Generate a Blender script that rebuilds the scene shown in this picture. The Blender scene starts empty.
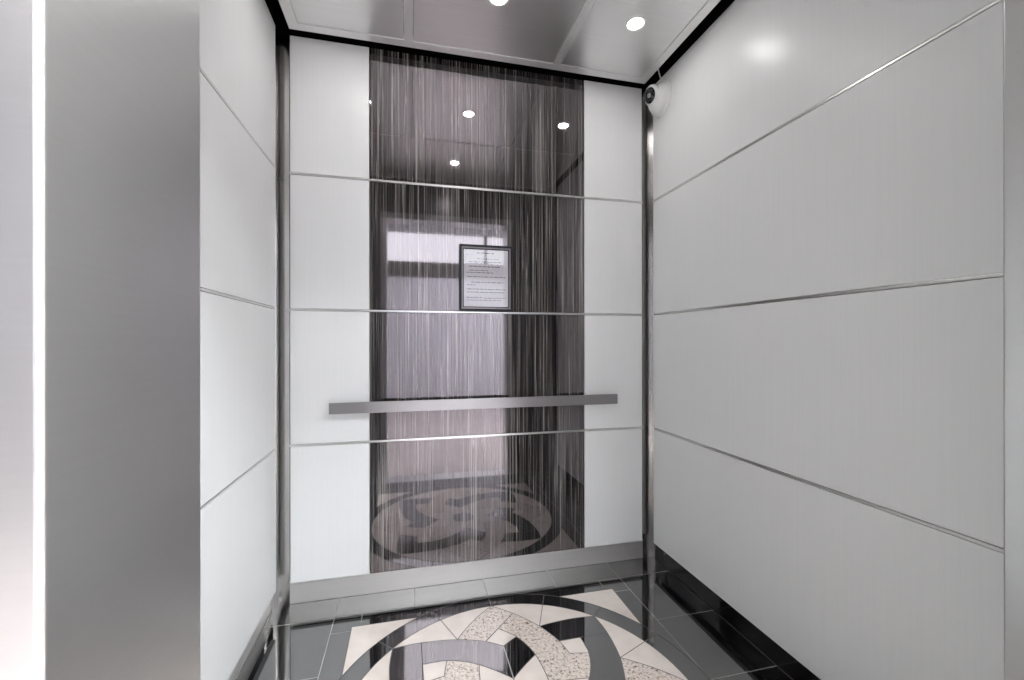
import bpy, bmesh, math, random
from mathutils import Vector, Matrix
from mathutils.geometry import tessellate_polygon

random.seed(4)
SC = bpy.context.scene
COL = SC.collection
R = math.radians

# ------------------------------------------------------------------ camera
EYE = 1.1685
cam_d = bpy.data.cameras.new('camera')
cam_d.sensor_width = 36.0
cam_d.lens = 427.58 / 1024 * 36.0
cam_d.shift_y = 2.8 / 1024
cam_d.clip_start = 0.02
cam = bpy.data.objects.new('camera', cam_d)
COL.objects.link(cam)
yaw, roll = R(13.476), R(-0.061)
fwd = Vector((math.sin(yaw), math.cos(yaw), 0))
rt = Vector((math.cos(yaw), -math.sin(yaw), 0))
up = Vector((0, 0, 1))
rt2 = rt * math.cos(roll) + up * math.sin(roll)
up2 = up * math.cos(roll) - rt * math.sin(roll)
m3 = Matrix((rt2, up2, -fwd)).transposed().to_4x4()
cam.matrix_world = Matrix.Translation((0, 0, EYE)) @ m3
SC.camera = cam

# ------------------------------------------------------------------ world, exposure
world = bpy.data.worlds.new('world')
SC.world = world
world.use_nodes = True
wn = world.node_tree
wn.nodes.clear()
wo = wn.nodes.new('ShaderNodeOutputWorld')
wb = wn.nodes.new('ShaderNodeBackground')
wb.inputs['Color'].default_value = (0.93, 0.95, 1.0, 1)      # bright overcast sky
wb.inputs['Strength'].default_value = 5.0
wn.links.new(wb.outputs[0], wo.inputs[0])
vs = SC.view_settings
vs.view_transform = 'Standard'
vs.look = 'None'
vs.exposure = 0.16
vs.gamma = 1.0
vs.use_curve_mapping = False

DOWNLIGHT = 155.0        # strength of the small cab lamps
LOBBY_FILL = 76.0       # strength of the added lobby fill lights

# ------------------------------------------------------------------ materials
def new_mat(name):
    m = bpy.data.materials.new(name)
    m.use_nodes = True
    nt = m.node_tree
    return m, nt, nt.nodes['Principled BSDF']

def inp(b, **kw):
    names = dict(color='Base Color', rough='Roughness', metal='Metallic', ior='IOR', coat='Coat Weight',
                 coat_rough='Coat Roughness', coat_ior='Coat IOR', emit='Emission Color', emit_s='Emission Strength',
                 aniso='Anisotropic', spec='Specular IOR Level', trans='Transmission Weight')
    for k, v in kw.items():
        if k in ('color', 'emit') and len(v) == 3: v = (*v, 1)
        b.inputs[names[k]].default_value = v

def coords(nt, scale, loc=(0, 0, 0), world_pos=True, per_object=False):
    if world_pos:
        g = nt.nodes.new('ShaderNodeNewGeometry'); src = g.outputs['Position']
    else:
        g = nt.nodes.new('ShaderNodeTexCoord'); src = g.outputs['Object']
    if per_object:
        oi = nt.nodes.new('ShaderNodeObjectInfo')
        ml = nt.nodes.new('ShaderNodeVectorMath'); ml.operation = 'MULTIPLY'
        ml.inputs[1].default_value = (3.1, 0, 11.7)
        nt.links.new(oi.outputs['Location'], ml.inputs[0])
        ad = nt.nodes.new('ShaderNodeVectorMath'); ad.operation = 'ADD'
        nt.links.new(src, ad.inputs[0]); nt.links.new(ml.outputs[0], ad.inputs[1])
        src = ad.outputs[0]
    mp = nt.nodes.new('ShaderNodeMapping')
    mp.inputs['Scale'].default_value = scale
    mp.inputs['Location'].default_value = loc
    nt.links.new(src, mp.inputs['Vector'])
    return mp.outputs[0]

def noise(nt, vec, scale=1, detail=3, rough=.5, dist=0):
    n = nt.nodes.new('ShaderNodeTexNoise')
    n.inputs['Scale'].default_value = scale
    n.inputs['Detail'].default_value = detail
    n.inputs['Roughness'].default_value = rough
    n.inputs['Distortion'].default_value = dist
    nt.links.new(vec, n.inputs['Vector'])
    return n.outputs['Fac']

def ramp(nt, fac, stops):
    r = nt.nodes.new('ShaderNodeValToRGB')
    e = r.color_ramp.elements
    while len(e) < len(stops): e.new(0.5)
    for el, (p, c) in zip(e, stops):
        el.position = p
        el.color = (*c, 1) if len(c) == 3 else c
    nt.links.new(fac, r.inputs[0])
    return r.outputs[0]

def mixc(nt, fac, a, b, mode='MIX'):
    m = nt.nodes.new('ShaderNodeMix'); m.data_type = 'RGBA'; m.blend_type = mode
    for sock, v in ((m.inputs[0], fac), (m.inputs[6], a), (m.inputs[7], b)):
        if hasattr(v, 'links'): nt.links.new(v, sock)
        else: sock.default_value = v if not isinstance(v, tuple) or len(v) == 4 else (*v, 1)
    return m.outputs[2]

def bump(nt, b, h, strength, dist=.001):
    bp = nt.nodes.new('ShaderNodeBump')
    bp.inputs['Strength'].default_value = strength
    bp.inputs['Distance'].default_value = dist
    nt.links.new(h, bp.inputs['Height'])
    nt.links.new(bp.outputs[0], b.inputs['Normal'])

def plain(name, color, rough=.5, metal=0, **kw):
    m, nt, b = new_mat(name)
    inp(b, color=color, rough=rough, metal=metal, **kw)
    v = coords(nt, (60, 60, 60))
    f = noise(nt, v, 1, 2)
    r = ramp(nt, f, [(0.3, tuple(c * .95 for c in color)), (0.7, color)])
    nt.links.new(r, b.inputs['Base Color'])
    return m

def white_laminate(name, c0, c1):
    m, nt, b = new_mat(name)
    v = coords(nt, (130, 130, 1.6))
    f = noise(nt, v, 1, 4, .6)
    v2 = coords(nt, (420, 420, 6), (3, 1, 2))
    f2 = noise(nt, v2, 1, 2)
    col = ramp(nt, f, [(0.3, c0), (0.7, c1)])
    nt.links.new(col, b.inputs['Base Color'])
    inp(b, rough=.32, ior=1.5, spec=.38)
    bump(nt, b, f2, .02, .0003)
    return m

def steel(name, base=(.6, .6, .6), rough=.22, grain='z', grain_amt=.12, aniso=0):
    m, nt, b = new_mat(name)
    sc = {'z': (300, 300, 2), 'h': (2, 2, 500), 'x': (2, 400, 400)}[grain]
    f = noise(nt, coords(nt, sc), 1, 3, .6)
    col = ramp(nt, f, [(0.25, tuple(c * (.97 if grain == 'h' else .9) for c in base)), (0.75, base)])
    nt.links.new(col, b.inputs['Base Color'])
    mr = nt.nodes.new('ShaderNodeMapRange')
    mr.inputs['To Min'].default_value = rough - (.01 if grain == 'h' else .04)
    mr.inputs['To Max'].default_value = rough + (.015 if grain == 'h' else .05)
    nt.links.new(f, mr.inputs['Value'])
    nt.links.new(mr.outputs[0], b.inputs['Roughness'])
    inp(b, metal=1)
    bump(nt, b, f, grain_amt, .0002)
    return m

M = {}
M['white'] = white_laminate('white_laminate', (.755, .76, .762), (.778, .782, .784))
M['steel'] = steel('brushed_steel', (.62, .61, .6), .16)
M['steel_jamb'] = steel('brushed_steel_jamb', (.8, .8, .8), .32, 'h', .004)
M['steel_front'] = steel('steel_front_dimmed', (.2, .2, .2), .3, 'h', .004)  # front wall steel darkened; its dark reflection is put into the colour
M['steel_dimmed'] = steel('steel_frame_dimmed', (.5, .5, .5), .3, 'h', .004)  # darker copy of the jamb steel, dim reflections painted into its colour
M['steel_rail'] = steel('brushed_steel_rail', (.36, .35, .355), .3, 'x')
M['chrome'] = plain('polished_strip', (.72, .715, .71), .28, 1)
M['steel_base'] = steel('brushed_steel_base', (.85, .83, .81), .52, 'x', .03)
M['black_base'] = plain('black_base', (.004, .004, .004), .05, ior=1.7)
M['canopy'] = steel('satin_canopy', (.86, .86, .86), .36, 'x', .01)
M['canopy_frame'] = plain('satin_aluminium', (.88, .88, .88), .45, .8)
M['black'] = plain('matt_black', (.004, .004, .004), .9, spec=.05)
M['black_gloss'] = plain('black_frame_lacquer', (.008, .007, .011), .3, spec=.3)
M['silver'] = plain('silver_bead', (.3, .28, .3), .4, .6)
M['led'] = plain('dark_led', (.06, .06, .06), .2)
M['paper'] = plain('white_paper', (.86, .83, .88), .6)
M['ink'] = plain('grey_ink', (.3, .29, .33), .8)
M['cam_white'] = plain('white_plastic', (.74, .74, .74), .4)
M['cam_black'] = plain('black_plastic', (.01, .01, .01), .12)
M['lobby_wall'] = plain('lobby_plaster', (.72, .69, .68), .8)
M['lobby_dark'] = plain('lobby_wall_darkened', (.16, .155, .15), .6)  # unseen left lobby wall, toned dark so the door frame face reflects less light
M['lobby_blue'] = plain('lobby_pale_blue_paint', (.62, .62, .68), .6)
M['lobby_ceiling'] = plain('lobby_ceiling_paint', (.8, .8, .8), .9)
M['grout'] = plain('grey_grout', (.11, .105, .1), .7)
M['grout_light'] = plain('light_grout', (.42, .41, .4), .7)
M['bronze'] = plain('window_frame_bronze', (.1, .09, .09), .5)
M['paving'] = plain('outdoor_paving', (.5, .48, .47), .9)

m, nt, b = new_mat('glass_lens')
inp(b, color=(1, 1, 1), rough=.02, trans=1.0, ior=1.45)
M['glass'] = m

m, nt, b = new_mat('lamp_lens')
inp(b, color=(1, 1, 1), emit=(1.0, .98, .95), emit_s=DOWNLIGHT)
M['lamp'] = m
m, nt, b = new_mat('lobby_fill_lens')
inp(b, color=(1, 1, 1), emit=(.94, .985, 1.0), emit_s=LOBBY_FILL)
M['lobby_fill'] = m

# dark striped lacquered laminate
m, nt, b = new_mat('dark_striped_lacquer')
def streaks(sx, sz, off, det, rough, dist):
    return noise(nt, coords(nt, (sx, 1, sz), off, True, True), 1, det, rough, dist)
fa = streaks(95, .8, (0, 0, 0), 4, .65, .25)
fb = streaks(210, .75, (5, 0, 3), 2, .5, .45)
fd = streaks(120, .45, (2, 0, 8), 2, .5, .6)
fc = streaks(11, 1.2, (9, 0, 1), 2, .5, 0)
base = ramp(nt, fa, [(.38, (.0035, .003, .0035)), (.5, (.008, .007, .0078)), (.58, (.03, .027, .027)), (.68, (.085, .078, .077))])
line = ramp(nt, fb, [(.54, (0, 0, 0)), (.6, (.08, .075, .072)), (.66, (.36, .338, .325))])
line2 = ramp(nt, fd, [(.50, (0, 0, 0)), (.512, (.42, .40, .39)), (.53, (0, 0, 0))])
dens = ramp(nt, fc, [(.35, (.3, .3, .3)), (.6, (1, 1, 1))])
l2 = mixc(nt, 1.0, mixc(nt, 1.0, line, line2, 'LIGHTEN'), dens, 'MULTIPLY')
colr = mixc(nt, 1.0, base, l2, 'ADD')
nt.links.new(colr, b.inputs['Base Color'])
inp(b, rough=.035, ior=2.2)
b.inputs['Specular Tint'].default_value = (1, .92, .98, 1)
bump(nt, b, noise(nt, coords(nt, (5, 1, 5), (0, 0, 0), True, True), 1, 1), .02, .002)
M['dark'] = m

# stone
def stone(name, kind):
    m, nt, b = new_mat(name)
    if kind == 'black':
        f = noise(nt, coords(nt, (90, 90, 90)), 1, 5, .7)
        col = ramp(nt, f, [(.5, (.006, .006, .007)), (.72, (.012, .012, .013)), (.8, (.05, .05, .05))])
        inp(b, rough=.03, ior=3.0)
    elif kind == 'cream':
        f = noise(nt, coords(nt, (14, 14, 14)), 1, 4, .5)
        col = ramp(nt, f, [(.3, (.70, .62, .57)), (.7, (.78, .71, .66))])
        inp(b, rough=.08, ior=1.5)
    elif kind == 'speck':
        f = noise(nt, coords(nt, (95, 95, 95)), 1, 4, .65)
        c1 = ramp(nt, f, [(.30, (.05, .04, .035)), (.37, (.28, .22, .18)), (.44, (.6, .51, .45)), (.6, (.76, .68, .63))])
        f2 = noise(nt, coords(nt, (45, 45, 45), (4, 4, 4)), 1, 3, .6)
        c2 = ramp(nt, f2, [(.32, (.25, .2, .16)), (.4, (1, 1, 1))])
        col = mixc(nt, 1.0, c1, c2, 'MULTIPLY')
        inp(b, rough=.08, ior=1.5)
    else:
        f = noise(nt, coords(nt, (3, 3, 3)), 1, 4)
        col = ramp(nt, f, [(.3, (.6, .54, .52)), (.7, (.7, .64, .62))])
        inp(b, rough=.12, ior=1.5)
    nt.links.new(col, b.inputs['Base Color'])
    return m
M['granite'] = stone('black_granite', 'black')
M['cream'] = stone('cream_marble', 'cream')
M['speck'] = stone('speckled_granite', 'speck')
M['lobby_floor'] = stone('lobby_marble', 'lobby')

# ------------------------------------------------------------------ mesh helpers
def link(name, bm, mats, parent=None, loc=None, smooth=False, recalc=True):
    if recalc: bmesh.ops.recalc_face_normals(bm, faces=bm.faces)
    me = bpy.data.meshes.new(name)
    if loc is not None:
        bmesh.ops.translate(bm, verts=bm.verts, vec=-Vector(loc))
    bm.to_mesh(me); bm.free()
    for k in (mats if isinstance(mats, (list, tuple)) else [mats]): me.materials.append(M[k])
    if smooth:
        for p in me.polygons: p.use_smooth = True
    o = bpy.data.objects.new(name, me)
    COL.objects.link(o)
    if loc is not None: o.location = loc
    if parent is not None:
        o.parent = parent
        if loc is not None: o.location = Vector(loc) - parent.location
        else: o.location = -parent.location
    return o

def box(bm, x0, x1, y0, y1, z0, z1, bevel=0, mi=0, seg=2):
    x0, x1 = sorted((x0, x1)); y0, y1 = sorted((y0, y1)); z0, z1 = sorted((z0, z1))
    r = bmesh.ops.create_cube(bm, size=1)
    vs_ = r['verts']
    for v in vs_:
        v.co = Vector((x0 if v.co.x < 0 else x1, y0 if v.co.y < 0 else y1, z0 if v.co.z < 0 else z1))
    fs = list({f for v in vs_ for f in v.link_faces})
    for f in fs: f.material_index = mi
    if bevel:
        es = list({e for v in vs_ for e in v.link_edges})
        rr = bmesh.ops.bevel(bm, geom=es, offset=bevel, segments=seg, affect='EDGES', profile=.5)
        for f in rr['faces']: f.material_index = mi
    return vs_

def lathe(bm, prof, n=48, mat=None):
    """prof: list of (r, h) around local z; mat: Matrix to place"""
    rings = []
    for r, h in prof:
        if r < 1e-6: rings.append([bm.verts.new((0, 0, h))])
        else: rings.append([bm.verts.new((r * math.cos(2 * math.pi * i / n), r * math.sin(2 * math.pi * i / n), h)) for i in range(n)])
    for a, b_ in zip(rings, rings[1:]):
        for i in range(n):
            j = (i + 1) % n
            if len(a) == 1 and len(b_) == 1: continue
            if len(a) == 1: bm.faces.new((a[0], b_[i], b_[j]))
            elif len(b_) == 1: bm.faces.new((a[i], a[j], b_[0]))
            else: bm.faces.new((a[i], a[j], b_[j], b_[i]))
    if mat is not None:
        vs_ = [v for ring in rings for v in ring]
        bmesh.ops.transform(bm, matrix=mat, verts=vs_)

def tube(bm, pts, r, n=10):
    pts = [Vector(p) for p in pts]
    rings = []
    for i, p in enumerate(pts):
        d = (pts[min(i + 1, len(pts) - 1)] - pts[max(i - 1, 0)]).normalized()
        a = d.orthogonal().normalized() if i == 0 else (rings_a - d * rings_a.dot(d)).normalized()
        rings_a = a
        c = d.cross(a)
        rings.append([bm.verts.new(p + r * (a * math.cos(2 * math.pi * k / n) + c * math.sin(2 * math.pi * k / n))) for k in range(n)])
    for a, b_ in zip(rings, rings[1:]):
        for k in range(n): bm.faces.new((a[k], a[(k + 1) % n], b_[(k + 1) % n], b_[k]))
    bm.faces.new(rings[0]); bm.faces.new(rings[-1])

def struct(o):
    o['kind'] = 'structure'
    return o

def tag(o, label, cat, group=None):
    o['label'] = label; o['category'] = cat
    if group: o['group'] = group
    return o

def empty(name, loc):
    o = bpy.data.objects.new(name, None)
    COL.objects.link(o); o.location = loc
    o.empty_display_size = .05
    return o

# ------------------------------------------------------------------ dimensions (metres)
D = 2.07                      # face of back panels
XL, XR = -.5584, 1.2609       # faces of side panels
REC = .032                    # steel shell sits this far behind the panels
ROWS = [.104, .7125, 1.317, 1.921, 2.5314]
GAP = .0055                   # half of the joint between rows
YF = .60                      # front end of the side panels
Y1, Y0 = .44, .272            # inner and outer face of the front wall and door frame
JL, JR = -.1826, .8427        # door jambs
DOOR_H = 2.21
TOP = 2.95
ZC = 2.515                    # underside of the hung ceiling

# ------------------------------------------------------------------ cab shell
bm = bmesh.new(); box(bm, XL - REC - .03, XR + REC + .03, D + REC, D + REC + .03, 0, 2.53)
struct(link('wall_back', bm, 'steel'))
bm = bmesh.new(); box(bm, XL - REC - .03, XL - REC, Y1, D + REC, 0, 2.53)
struct(link('wall_left', bm, 'steel'))
bm = bmesh.new(); box(bm, XR + REC, XR + REC + .03, Y1, D + REC, 0, 2.53)
struct(link('wall_right', bm, 'steel'))
# folded steel corner posts between the side and back panels
PD = .018
bm = bmesh.new()
box(bm, XL - REC + .001, -.5215, D + PD, D + REC - .0025, 0, 2.53); box(bm, XL - REC + .0025, XL - PD, 2.045, D + PD + .002, 0, 2.53)
struct(link('trim_20', bm, 'steel'))
bm = bmesh.new()
box(bm, 1.228, XR + REC - .001, D + PD, D + REC - .0025, 0, 2.53); box(bm, XR + PD, XR + REC - .0025, 2.05, D + PD + .002, 0, 2.53)
struct(link('trim_21', bm, 'steel'))
# skirting: brushed steel on the back and left, black on the right, dark recess above it under the panels
bm = bmesh.new(); box(bm, -.5215, 1.228, D + REC - .01, D + REC, .0, .1)
struct(link('baseboard_back', bm, 'steel_base'))
bm = bmesh.new(); box(bm, XL - REC, XL - REC + .002, Y1, D + REC - .002, .0, .088)
struct(link('baseboard_left', bm, 'steel_base'))
bm = bmesh.new(); box(bm, XR + REC - .002, XR + REC, Y1, D + REC - .002, .0, .088)
struct(link('baseboard_right', bm, 'black_base'))
# black upper band of the shell and the dark cab roof
bm = bmesh.new()
box(bm, XL - REC - .03, XR + REC + .03, D + REC, D + REC + .03, 2.53, TOP)
box(bm, XL - REC - .03, XL - REC, Y1, D + REC, 2.53, TOP)
box(bm, XR + REC, XR + REC + .03, Y1, D + REC, 2.53, TOP)
struct(link('trim_1', bm, 'black'))
bm = bmesh.new(); box(bm, XL - REC - .03, XR + REC + .03, Y1, D + REC + .03, TOP, TOP + .03)
struct(link('ceiling', bm, 'black'))

# front wall of the cab: returns and header; the door frame lines the whole depth of the opening
FD = .05
bm = bmesh.new()
box(bm, XL - REC - .03, JL - FD, Y0 + .03, Y1, 0, TOP)
box(bm, JR + FD, XR + REC + .03, Y0 + .03, Y1, 0, TOP)
box(bm, JL - FD, JR + FD, Y0 + .03, Y1, DOOR_H + FD, TOP)
struct(link('wall_front', bm, 'steel_front'))
bm = bmesh.new(); box(bm, JL - FD, JL, Y0 - .004, Y1 + .001, 0, DOOR_H, .0035, 0, 5)
struct(link('door_frame_left', bm, 'steel_jamb'))
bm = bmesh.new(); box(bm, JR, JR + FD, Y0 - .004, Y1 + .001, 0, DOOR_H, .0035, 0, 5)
struct(link('door_frame_right', bm, 'steel_dimmed'))
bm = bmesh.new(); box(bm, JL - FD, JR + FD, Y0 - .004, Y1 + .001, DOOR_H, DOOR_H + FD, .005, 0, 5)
struct(link('door_frame_head', bm, 'steel_dimmed'))

# ------------------------------------------------------------------ floor with inlaid medallion
CX, CY, S = .351, 1.28, .331
fb = bmesh.new()
def poly(pts, z, mi):
    pts = [Vector((p[0], p[1], z)) for p in pts]
    vs_ = [fb.verts.new(p) for p in pts]
    for t in tessellate_polygon([pts]):
        a, b_, c = (pts[i] for i in t)
        tri = [vs_[i] for i in t]
        if (b_ - a).cross(c - a).z < 0: tri.reverse()
        if abs((b_ - a).cross(c - a).z) < 1e-10: continue
        f = fb.faces.new(tri); f.material_index = mi
def ribbon(pts, w, mi, z=.0005):
    pts = [Vector((p[0], p[1], 0)) for p in pts]
    L, Rr = [], []
    for i, p in enumerate(pts):
        d = (pts[min(i + 1, len(pts) - 1)] - pts[max(i - 1, 0)]).normalized()
        n = Vector((-d.y, d.x, 0)) * w / 2
        L.append(fb.verts.new((p.x + n.x, p.y + n.y, z))); Rr.append(fb.verts.new((p.x - n.x, p.y - n.y, z)))
    for i in range(len(pts) - 1):
        f = fb.faces.new((Rr[i], Rr[i + 1], L[i + 1], L[i])); f.material_index = mi
def pol(r, a): return (CX + r * math.cos(R(a)), CY + r * math.sin(R(a)))
def catmull(pts, n=6):
    out = []
    P_ = [pts[0]] + list(pts) + [pts[-1]]
    for i in range(1, len(P_) - 2):
        p0, p1, p2, p3 = (Vector(q) for q in P_[i - 1:i + 3])
        for k in range(n):
            t = k / n
            out.append(tuple(.5 * ((2 * p1) + (-p0 + p2) * t + (2 * p0 - 5 * p1 + 4 * p2 - p3) * t * t + (-p0 + 3 * p1 - 3 * p2 + p3) * t ** 3)))
    out.append(tuple(pts[-1]))
    return out
# slots: 0 granite 1 cream 2 speckled 3 grout 4 light grout
poly([(XL - REC, Y1), (XR + REC, Y1), (XR + REC, D + REC), (XL - REC, D + REC)], 0, 0)
RO, RI, HS = .663, .587, .583
# four cream corner pieces outside the ring
for q in range(4):
    a0 = 90 * q
    s = math.degrees(math.acos(HS / RO))
    arc = [pol(RO, a0 + s + (90 - 2 * s) * k / 24) for k in range(25)]
    cnr = pol(HS * math.sqrt(2), a0 + 45)
    poly(arc + [cnr], .0002, 1)
    ribbon([arc[0], cnr, ], .0025, 3); ribbon([cnr, arc[-1]], .0025, 3)
# field inside the ring is cream
poly([pol(RI, 3 * k) for k in range(120)], .0002, 1)
ribbon([pol(RI, 3 * k) for k in range(121)], .003, 3)
ribbon([pol(RO, 3 * k) for k in range(121)], .003, 3)
for k in range(16): ribbon([pol(RI, 22.5 * k), pol(RO, 22.5 * k)], .003, 3)
O_prof = [(.587, 0), (.555, 4.3), (.520, 9.3), (.478, 15.8), (.441, 22.5), (.405, 29.2), (.375, 35.5), (.350, 40.5), (.330, 45)]
I_prof = [(.433, 0), (.403, 4.6), (.374, 9.5), (.326, 16), (.278, 22.5), (.222, 31), (.188, 38.2), (.165, 45)]
def curve(prof, a, sgn, i0=0, i1=None):
    pts = [pol(r, a + sgn * t) for r, t in prof]
    dense = catmull(pts, 5)
    i1 = len(pts) - 1 if i1 is None else i1
    return dense[i0 * 5:i1 * 5 + 1]
for k in range(8):
    a = 45 * k
    mi = 2 if k % 2 == 0 else 0
    mo = 0 if k % 2 == 0 else 2
    # band leaving tip a clockwise runs over; the anticlockwise one only shows near the tip and at its end
    po = curve(O_prof, a, -1); pi_ = curve(I_prof, a, -1)
    poly(po + pi_[::-1], .0003, mi)
    # anticlockwise near piece: tip, V, X, M
    p1 = curve(O_prof, a, 1, 0, 4)                     # tip -> V
    p2 = curve(O_prof, a + 45, -1, 4, 6)               # V -> X on the neighbour's outer curve
    p3 = curve(I_prof, a, 1, 0, 2)                     # M -> X
    poly(p1 + p2[1:] + p3[::-1][1:], .0003, mi)
    # anticlockwise far piece: K, X', N, end
    q1 = curve(I_prof, a, 1, 4, 7)                     # K -> end at next axis
    q2 = curve(O_prof, a, 1, 6, 8)                     # X' -> N
    q3 = curve(I_prof, a + 45, -1, 2, 4)               # X' -> K
    poly(q1 + q2[::-1] + q3[1:-1], .0003, mi)
    # joints
    W = .0034
    for g in (po, pi_, p1, p3, q1, q2, ): ribbon(g, W, 3)
    ribbon([pol(.441, a + 22.5), pol(RI, a + 22.5)], W, 3)
    ribbon([pol(.518, a - 8.6), pol(.433, a), pol(.375, a + 9.5)], W, 3)
    ribbon([pol(.330, a), pol(.165, a)], W, 4)
    ribbon([pol(.165, a), pol(.075, a)], W, 3)
poly([pol(.075, 45 * k) for k in range(8)], .00035, 0)
ribbon([pol(.075, 45 * k) for k in range(9)], .0028, 3)
GL = .0032
ribbon([(XR + REC - .004, Y1), (XR + REC - .004, D + REC)], .0035, 3)
ribbon([(XL - REC + .004, Y1), (XL - REC + .004, D + REC)], .0035, 3)
ribbon([(XL - REC, D + REC - .0115), (XR + REC, D + REC - .0115)], .003, 3)
# border joints
h = 2 * S
xs = [CX - h, CX + h]; ys = [CY - h, CY + h]
ribbon([(XL - REC, ys[1]), (XR + REC, ys[1])], GL, 4)
ribbon([(XL - REC, ys[0]), (XR + REC, ys[0])], GL, 4)
ribbon([(xs[0], Y1), (xs[0], D + REC)], GL, 4)
ribbon([(xs[1], Y1), (xs[1], D + REC)], GL, 4)
for i in (-1, 0, 1):
    x = CX + i * S; y = CY + i * S
    ribbon([(x, ys[1]), (x, D + REC)], GL, 4); ribbon([(x, ys[0]), (x, Y1)], GL, 4)
    ribbon([(XL - REC, y), (xs[0], y)], GL, 4); ribbon([(xs[1], y), (XR + REC, y)], GL, 4)
for sx in (-1, 1):
    for sy in (-1, 1):
        ribbon([(CX + sx * .549, CY + sy * h), (CX + sx * .549, CY + sy * .604)], GL, 4)
        ribbon([(CX + sx * h, CY + sy * .557), (CX + sx * HS, CY + sy * .557)], GL, 4)
floor = struct(link('floor', fb, ['granite', 'cream', 'speck', 'grout', 'grout_light'], recalc=False))
bm = bmesh.new(); box(bm, XL - REC - .03, XR + REC + .03, Y1, D + REC + .03, -.05, -.001)
struct(link('floor_slab', bm, 'black'))

# grooved door sill
bm = bmesh.new()
box(bm, JL, JR, Y0 + .0, Y1, -.03, -.002)
for k in range(6):
    y = Y0 + .012 + k * .027
    box(bm, JL, JR, y, y + .018, -.004, .001, .001)
struct(link('trim_2', bm, 'steel_jamb'))

# ------------------------------------------------------------------ wall panels
rows_name = ['bottom', 'third', 'second', 'top']
def panel(name, x0, x1, y0, y1, z0, z1, mat, label, group):
    bm = bmesh.new()
    box(bm, x0, x1, y0, y1, z0, z1, .0012, 0, 2)
    o = link(name, bm, mat, loc=((x0 + x1) / 2, (y0 + y1) / 2, z0))
    tag(o, label, 'wall panel', group); o['kind'] = 'thing'
    return o
BX = [-.514, -.1795, .8825, 1.214]
rail_words = {
    'l': ['bottom narrow white panel left of the dark panels, above the steel base',
          'narrow white panel on the back wall behind the left end of the handrail',
          'narrow white panel left of the framed notice, second from the top on the back wall',
          'topmost narrow white panel on the back wall beside the left corner post'],
    'r': ['bottom narrow white panel right of the dark panels on the back wall',
          'narrow white panel on the back wall behind the right end of the handrail',
          'narrow white panel right of the framed notice, second from the top on the back wall',
          'topmost narrow white panel on the back wall next to the security camera'],
    'm': ['glossy dark striped panel at the bottom of the back wall mirroring the floor medallion',
          'glossy dark striped panel crossed by the steel handrail',
          'glossy dark striped panel with the framed notice hanging on it',
          'glossy dark striped panel at the top of the back wall mirroring the ceiling lamps'],
    'L': ['lowest wide white panel on the left side wall, reaching down to the steel skirting',
          'white panel on the left side wall, second from the floor',
          'white panel on the left side wall, second from the ceiling',
          'topmost wide white panel on the left side wall'],
    'R': ['lowest large white panel on the right side wall above the black skirting',
          'large white panel on the right side wall, second from the floor',
          'large white panel on the right side wall, second from the ceiling',
          'topmost large white panel on the right side wall behind the security camera'],
}
TH = .02
for r in range(4):
    z0 = ROWS[r] + (GAP if r else 0); z1 = ROWS[r + 1] - (GAP if r < 3 else 0)
    panel('white_wall_panel', BX[0], BX[1] - .001, D, D + TH, z0, z1, 'white', rail_words['l'][r], 'narrow white back wall panels')
    panel('dark_wall_panel', BX[1] + .002, BX[2] - .002, D + .001, D + TH, z0, z1, 'dark', rail_words['m'][r], 'dark striped back wall panels')
    panel('white_wall_panel', BX[2] + .001, BX[3], D, D + TH, z0, z1, 'white', rail_words['r'][r], 'narrow white back wall panels')
    panel('white_wall_panel', XL - TH, XL, YF, 2.021, z0, z1, 'white', rail_words['L'][r], 'white left wall panels')
    panel('white_wall_panel', XR, XR + TH, YF, 2.036, z0, z1, 'white', rail_words['R'][r], 'white right wall panels')
# polished joint strips between the rows (each wall's strip is one piece of trim), tips stand a little past the panels
n = 3
for r in (1, 2, 3):
    z = ROWS[r]; hgt = .0042
    bm = bmesh.new(); box(bm, BX[0] - .004, BX[3] + .004, D - .0012, D + .026, z - hgt, z + hgt, .0015)
    struct(link('trim_%d' % n, bm, 'chrome')); n += 1
    bm = bmesh.new(); box(bm, XL - .026, XL - .0012 + .002, YF, 2.026, z - hgt, z + hgt, .0015)
    struct(link('trim_%d' % n, bm, 'chrome')); n += 1
    bm = bmesh.new(); box(bm, XR - .0008, XR + .026, YF, 2.041, z - hgt, z + hgt, .0015)
    struct(link('trim_%d' % n, bm, 'chrome')); n += 1
# panel hangers: the dark backing that joins panel and steel shell, set in from the panel edges
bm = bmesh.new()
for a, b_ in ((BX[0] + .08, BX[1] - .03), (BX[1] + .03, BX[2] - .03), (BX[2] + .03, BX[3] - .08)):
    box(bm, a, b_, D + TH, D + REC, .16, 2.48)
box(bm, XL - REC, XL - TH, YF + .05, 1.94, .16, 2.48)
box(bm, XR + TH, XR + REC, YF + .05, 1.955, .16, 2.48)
struct(link('trim_%d' % n, bm, 'black')); n += 1

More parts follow.
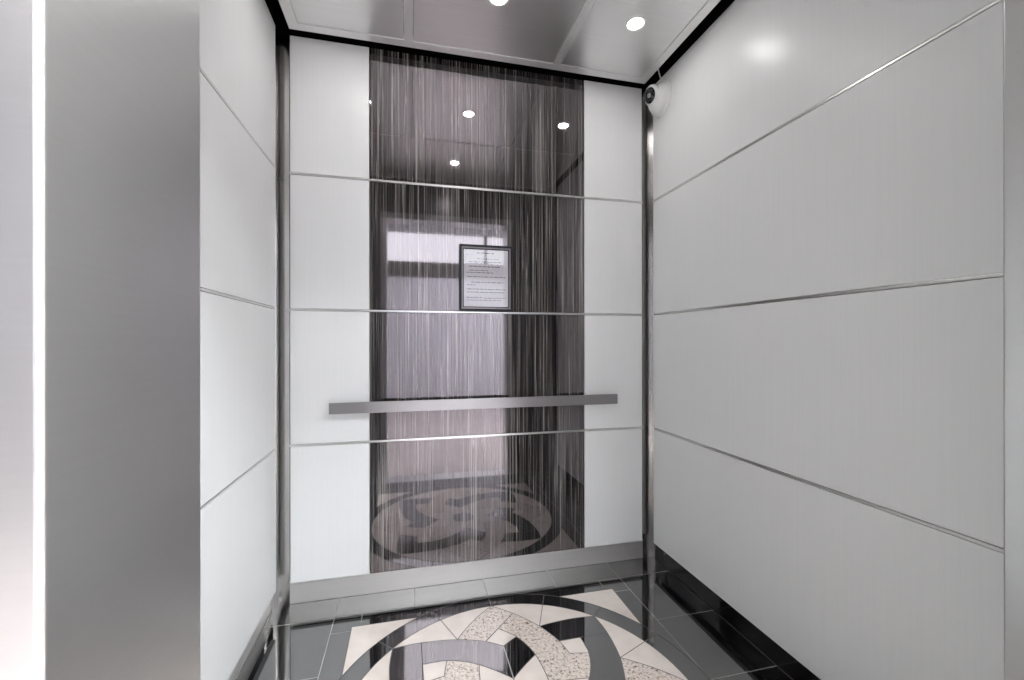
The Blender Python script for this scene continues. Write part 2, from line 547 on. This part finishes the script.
# ------------------------------------------------------------------ hung ceiling: frame, bars, six panels
CL, CR, CB, CF = -.500, 1.192, 2.004, .52
FW = .042
bx1, bx2, by = -.003, .695, 1.24
bm = bmesh.new()
T = .03
box(bm, CL, CR, CB - FW, CB, ZC, ZC + T, .001); box(bm, CL, CR, CF, CF + FW, ZC, ZC + T, .001)
box(bm, CL, CL + FW, CF + FW, CB - FW, ZC, ZC + T, .001); box(bm, CR - FW, CR, CF + FW, CB - FW, ZC, ZC + T, .001)
for x in (bx1, bx2): box(bm, x - .019, x + .019, CF + FW, CB - FW, ZC, ZC + T, .001)
for xa, xb in ((CL + FW, bx1 - .019), (bx1 + .019, bx2 - .019), (bx2 + .019, CR - FW)):
    box(bm, xa, xb, by - .019, by + .019, ZC, ZC + T, .001)
struct(link('ceiling_grid', bm, 'canopy_frame'))
bm = bmesh.new()
for x in (-.2, .9):
    for y in (.7, 1.8):
        tube(bm, [(x, y, ZC + T), (x, y, TOP)], .008)
struct(link('ceiling_hangers', bm, 'black'))
cells_x = [(CL + FW, bx1 - .019, 'left'), (bx1 + .019, bx2 - .019, 'middle'), (bx2 + .019, CR - FW, 'right')]
cells_y = [(CF + FW, by - .019, 'front'), (by + .019, CB - FW, 'back')]
for xa, xb, nx in cells_x:
    for ya, yb, ny in cells_y:
        bm = bmesh.new()
        box(bm, xa + .0015, xb - .0015, ya + .0015, yb - .0015, ZC + .003, ZC + .016, .001)
        o = link('ceiling_panel', bm, 'canopy', loc=((xa + xb) / 2, (ya + yb) / 2, ZC + .003))
        extra = {'leftback': 'no lamp in view', 'middleback': 'lamp at edge of view', 'rightback': 'lamp in full view'}.get(nx + ny, '')
        lab = 'satin ceiling panel, %s of three in the %s row%s' % (nx, ny, (', ' + extra) if extra else '')
        tag(o, lab, 'ceiling panel', 'hung ceiling panels'); o['kind'] = 'thing'
lamps = [(-.24, 1.635, 'left'), (.34, 1.635, 'middle'), (.93, 1.635, 'right'), (.33, .93, 'front')]
lamp_lab = ['small round lit downlight in the back left ceiling panel above the left corner',
            'small round lit downlight in the back middle ceiling panel, cut by the view',
            'small round lit downlight in the back right ceiling panel, in full view',
            'small lit downlight in the front middle ceiling panel, mirrored lowest in the dark panel']
for i, (x, y, w) in enumerate(lamps):
    e = empty('recessed_downlight', (x, y, ZC))
    tag(e, lamp_lab[i], 'ceiling light', 'cab ceiling downlights')
    bm = bmesh.new()
    lathe(bm, [(.029, .003), (.0295, -.0005), (.038, -.002), (.042, -.0015), (.043, .003)], 40, Matrix.Translation((x, y, ZC)))
    link('trim_ring', bm, 'canopy_frame', e, smooth=True)
    bm = bmesh.new()
    lathe(bm, [(0, -.006), (.014, -.005), (.024, -.002), (.029, .001), (.029, .003)], 40, Matrix.Translation((x, y, ZC)))
    link('lamp_lens', bm, 'lamp', e, smooth=True)

# ------------------------------------------------------------------ handrail
e = empty('handrail', (.348, D, .88))
tag(e, 'long flat brushed steel handrail across the back wall below the framed notice', 'handrail')
bm = bmesh.new(); box(bm, -.345, 1.041, D - .058, D - .048, .8545, .904, .0012)
link('rail_bar', bm, 'steel_rail', e)
for x in (-.12, .2, .52, .84):
    bm = bmesh.new()
    lathe(bm, [(0, .048), (.009, .048), (.009, .004), (.02, .004), (.02, 0)], 24,
          Matrix.Translation((x, D + .001, .879)) @ Matrix.Rotation(R(90), 4, 'X'))
    link('standoff', bm, 'steel', e, smooth=False)

# ------------------------------------------------------------------ framed notice
fx0, fx1, fz0, fz1 = .2335, .4965, 1.3235, 1.6445
e = empty('framed_notice', ((fx0 + fx1) / 2, D, fz0))
tag(e, 'black framed notice with small print hanging on the dark back panel', 'notice')
def ringframe(bm, x0, x1, z0, z1, w, y0, y1, bev=.001):
    box(bm, x0, x1, y0, y1, z1 - w, z1, bev); box(bm, x0, x1, y0, y1, z0, z0 + w, bev)
    box(bm, x0, x0 + w, y0, y1, z0 + w, z1 - w, bev); box(bm, x1 - w, x1, y0, y1, z0 + w, z1 - w, bev)
bm = bmesh.new(); ringframe(bm, fx0, fx1, fz0, fz1, .0105, D - .018, D + .001, .002)
link('outer_moulding', bm, 'black_gloss', e)
bm = bmesh.new(); ringframe(bm, fx0 + .0105, fx1 - .0105, fz0 + .0105, fz1 - .0105, .0065, D - .014, D + .001, .0015)
link('silver_bead', bm, 'silver', e)
bm = bmesh.new(); ringframe(bm, fx0 + .017, fx1 - .017, fz0 + .017, fz1 - .017, .0045, D - .011, D + .001, .001)
link('inner_moulding', bm, 'black_gloss', e)
bm = bmesh.new(); box(bm, fx0 + .019, fx1 - .019, D - .005, D + .001, fz0 + .019, fz1 - .019)
sheet = link('paper_sheet', bm, 'paper', e)
# the print is too small to read in the photograph: grey word-length strokes, line by line
px0, px1, pz0, pz1 = fx0 + .026, fx1 - .026, fz0 + .026, fz1 - .026
W_, H_ = px1 - px0, pz1 - pz0
rnd = random.Random(11)
lines = [(.045, .28, .72, .010), (.085, .02, .2, .005), (.15, .28, .82, .0065), (.205, .08, .9, .0075), (.235, .05, .7, .005), (.29, .1, .84, .007),
         (.36, .1, .55, .005), (.40, .05, .66, .006), (.475, .05, .96, .0055), (.575, .15, .9, .006), (.625, .06, .25, .005),
         (.70, .06, .96, .0055), (.755, .06, .93, .0055), (.85, .03, .4, .006), (.86, .45, .97, .005), (.90, .05, .85, .004)]
for t, a, b_, hh in lines:
    x = a
    bm = bmesh.new()
    while x < b_:
        w = min(rnd.uniform(.04, .12), b_ - x)
        zc = pz1 - t * H_
        box(bm, px0 + x * W_, px0 + (x + w) * W_, D - .0053, D - .005, zc - hh * .35, zc + hh * .35)
        x += w + .02
    pr = link('printed_line', bm, 'ink', sheet)
    pr.location = -(e.location + sheet.location)
m, nt, b = new_mat('notice_glazing')
inp(b, color=(1, 1, 1), rough=.0, trans=1.0, ior=1.5)
nt.nodes.remove(b)
out = nt.nodes['Material Output']
tr = nt.nodes.new('ShaderNodeBsdfTransparent'); gl = nt.nodes.new('ShaderNodeBsdfGlossy'); gl.inputs['Roughness'].default_value = .02
fr = nt.nodes.new('ShaderNodeFresnel'); fr.inputs['IOR'].default_value = 1.6
mx = nt.nodes.new('ShaderNodeMixShader')
nt.links.new(fr.outputs[0], mx.inputs[0]); nt.links.new(tr.outputs[0], mx.inputs[1]); nt.links.new(gl.outputs[0], mx.inputs[2])
nt.links.new(mx.outputs[0], out.inputs[0])
M['glazing'] = m
bm = bmesh.new(); box(bm, fx0 + .019, fx1 - .019, D - .0085, D - .0068, fz0 + .019, fz1 - .019)
link('glass_pane', bm, 'glazing', e)

# ------------------------------------------------------------------ security camera on the right wall
cy_, cz_ = 1.955, 2.419
e = empty('security_camera', (XR, cy_, cz_))
tag(e, 'white dome security camera with black lens high on the right wall in the corner', 'camera')
base = Matrix.Translation((XR + .0005, cy_, cz_)) @ Matrix.Rotation(R(-90), 4, 'Y')
bm = bmesh.new()
lathe(bm, [(0, 0), (.085, 0), (.086, .006), (.084, .012), (.079, .016), (.074, .017)], 56, base)
link('mounting_ring', bm, 'cam_white', e, smooth=True)
bm = bmesh.new()
lathe(bm, [(.075, .014), (.073, .022), (.067, .034), (.059, .044), (.048, .051), (.03, .055), (0, .056)], 56, base)
body = link('dome_housing', bm, 'cam_white', e, smooth=True)
aim = Vector((-.9, -.16, -.24)).normalized()
bc = Vector((XR - .040, cy_ + .004, cz_ + .016))
q = aim.to_track_quat('Z', 'Y').to_matrix().to_4x4()
Mb = Matrix.Translation(bc) @ q
bm = bmesh.new()
lathe(bm, [(0, -.02), (.034, -.016), (.048, 0), (.050, .012), (.048, .024), (.043, .031), (.038, .033), (.037, .029)], 48, Mb)
ball = link('turret_shell', bm, 'cam_white', e, smooth=True)
bm = bmesh.new()
lathe(bm, [(.0375, .029), (.03, .030), (.018, .030), (.017, .036), (.013, .037), (.012, .034), (0, .035)], 40, Mb)
face = link('lens_face', bm, 'cam_black', e, smooth=False)
bm = bmesh.new()
lathe(bm, [(.012, .0342), (.009, .040), (.004, .042), (0, .0425)], 32, Mb)
l_ = link('lens', bm, 'silver', face, smooth=True)
l_.location = -(e.location + face.location)
for k in range(8):
    a = 2 * math.pi * k / 8
    bm = bmesh.new()
    lathe(bm, [(.0035, .0295), (.003, .033), (0, .034)], 10, Mb @ Matrix.Translation((.026 * math.cos(a), .026 * math.sin(a), 0)))
    l_ = link('infrared_led', bm, 'led', face, smooth=True)
    l_.location = -(e.location + face.location)
bm = bmesh.new()
lathe(bm, [(.0375, .031), (.036, .039), (.030, .048), (.018, .055), (0, .0575)], 40, Mb)
gl_ = link('clear_cover', bm, 'glazing', e, smooth=True)
bm = bmesh.new()
tube(bm, [(XR - .010, cy_ - .045, 2.460), (XR - .018, cy_ - .038, 2.480), (XR - .026, cy_ - .025, 2.515), (XR - .031, cy_ - .016, 2.555), (XR - .031, cy_ - .012, 2.62)], .0032)
link('cable', bm, 'cam_white', e, smooth=True)

# ------------------------------------------------------------------ lobby behind the camera (seen mirrored in the dark panels and the steel)
LX0, LX1, LY = -2.6, 3.4, -3.6
LH = 3.3
bm = bmesh.new()
box(bm, LX0, JL - FD, Y0 + .002, Y0 + .03, 0, LH); box(bm, JR + FD, LX1, Y0 + .002, Y0 + .03, 0, LH)
box(bm, JL - FD, JR + FD, Y0 + .002, Y0 + .03, DOOR_H + FD, LH)
struct(link('lobby_wall_elevator', bm, 'lobby_wall'))
bm = bmesh.new(); box(bm, LX0, LX1, LY, Y0, -.05, 0)
struct(link('lobby_floor', bm, 'lobby_floor'))
bm = bmesh.new(); box(bm, LX0, LX1, LY, Y0 + .03, LH, LH + .05)
struct(link('lobby_ceiling', bm, 'lobby_ceiling'))
bm = bmesh.new(); box(bm, LX0 - .1, LX0, LY, Y0 + .03, 0, LH)
struct(link('lobby_wall_left', bm, 'lobby_dark'))
bm = bmesh.new(); box(bm, LX1, LX1 + .1, LY, Y0 + .03, 0, LH)
struct(link('lobby_wall_right', bm, 'lobby_wall'))
WX0, WX1 = -1.6, 2.4
bm = bmesh.new()
box(bm, LX0, WX0, LY - .1, LY, 0, LH); box(bm, WX1, LX1, LY - .1, LY, 0, LH)
box(bm, WX0, WX1, LY - .1, LY, 3.13, LH); box(bm, WX0, WX1, LY - .1, LY, 0, 2.34)
struct(link('lobby_wall_street', bm, 'lobby_blue'))
bm = bmesh.new()
box(bm, WX0, WX1, LY - .1, LY + .03, 2.34, 2.6)
for x in (WX0, WX0 + .9, 1.34, WX1 - .05):
    box(bm, x, x + .05, LY - .08, LY - .02, 2.6, 3.13)
struct(link('window_1', bm, 'bronze'))
bm = bmesh.new(); box(bm, -14, 16, -16, LY - .1, -.06, -.01)
struct(link('ground', bm, 'paving'))
fill_spots = [(.75, -.9, 'nearest the left of the elevator door'), (1.75, -.9, 'right of the elevator door'), (2.65, -.9, 'in the corner by the right lobby wall'),
               (1.75, -2.0, 'deeper in the lobby, second from its right wall'), (2.65, -2.0, 'deeper in the lobby beside its right wall')]
for x, y, where in fill_spots:  # added fill lights to brighten the cab, placed outside the mirrored view
        e = empty('lobby_fill_light', (x, y, LH))
        tag(e, 'added flat square fill light on the unseen lobby ceiling, ' + where, 'ceiling light', 'added lobby fill lights')
        bm = bmesh.new(); ringframe2 = [(x - .3, x + .3, y - .3, y - .28), (x - .3, x + .3, y + .28, y + .3), (x - .3, x - .28, y - .28, y + .28), (x + .28, x + .3, y - .28, y + .28)]
        for a_, b2, c_, d_ in ringframe2: box(bm, a_, b2, c_, d_, LH - .03, LH)
        link('light_frame', bm, 'cam_white', e)
        bm = bmesh.new(); box(bm, x - .28, x + .28, y - .28, y + .28, LH - .015, LH - .005)
        link('diffuser', bm, 'lobby_fill', e)

m, nt, b = new_mat('soft_glare_lens')
inp(b, color=(1, 1, 1), emit=(.97, .98, 1.0), emit_s=8)
M['soft_glare'] = m
e = empty('lobby_glare_panel', (.7, -2.2, LH))  # added glowing panel, gives soft glare on the polished floor
tag(e, 'large added glare panel glowing softly on the lobby ceiling over the middle of the lobby', 'ceiling light')
bm = bmesh.new()
for a_, b2, c_, d_ in ((-.1, 1.5, -2.9, -2.87), (-.1, 1.5, -1.53, -1.5), (-.1, -.07, -2.87, -1.53), (1.47, 1.5, -2.87, -1.53)):
    box(bm, a_, b2, c_, d_, LH - .03, LH)
link('light_frame', bm, 'cam_white', e)
bm = bmesh.new(); box(bm, -.07, 1.47, -2.87, -1.53, LH - .015, LH - .005)
link('diffuser', bm, 'soft_glare', e)
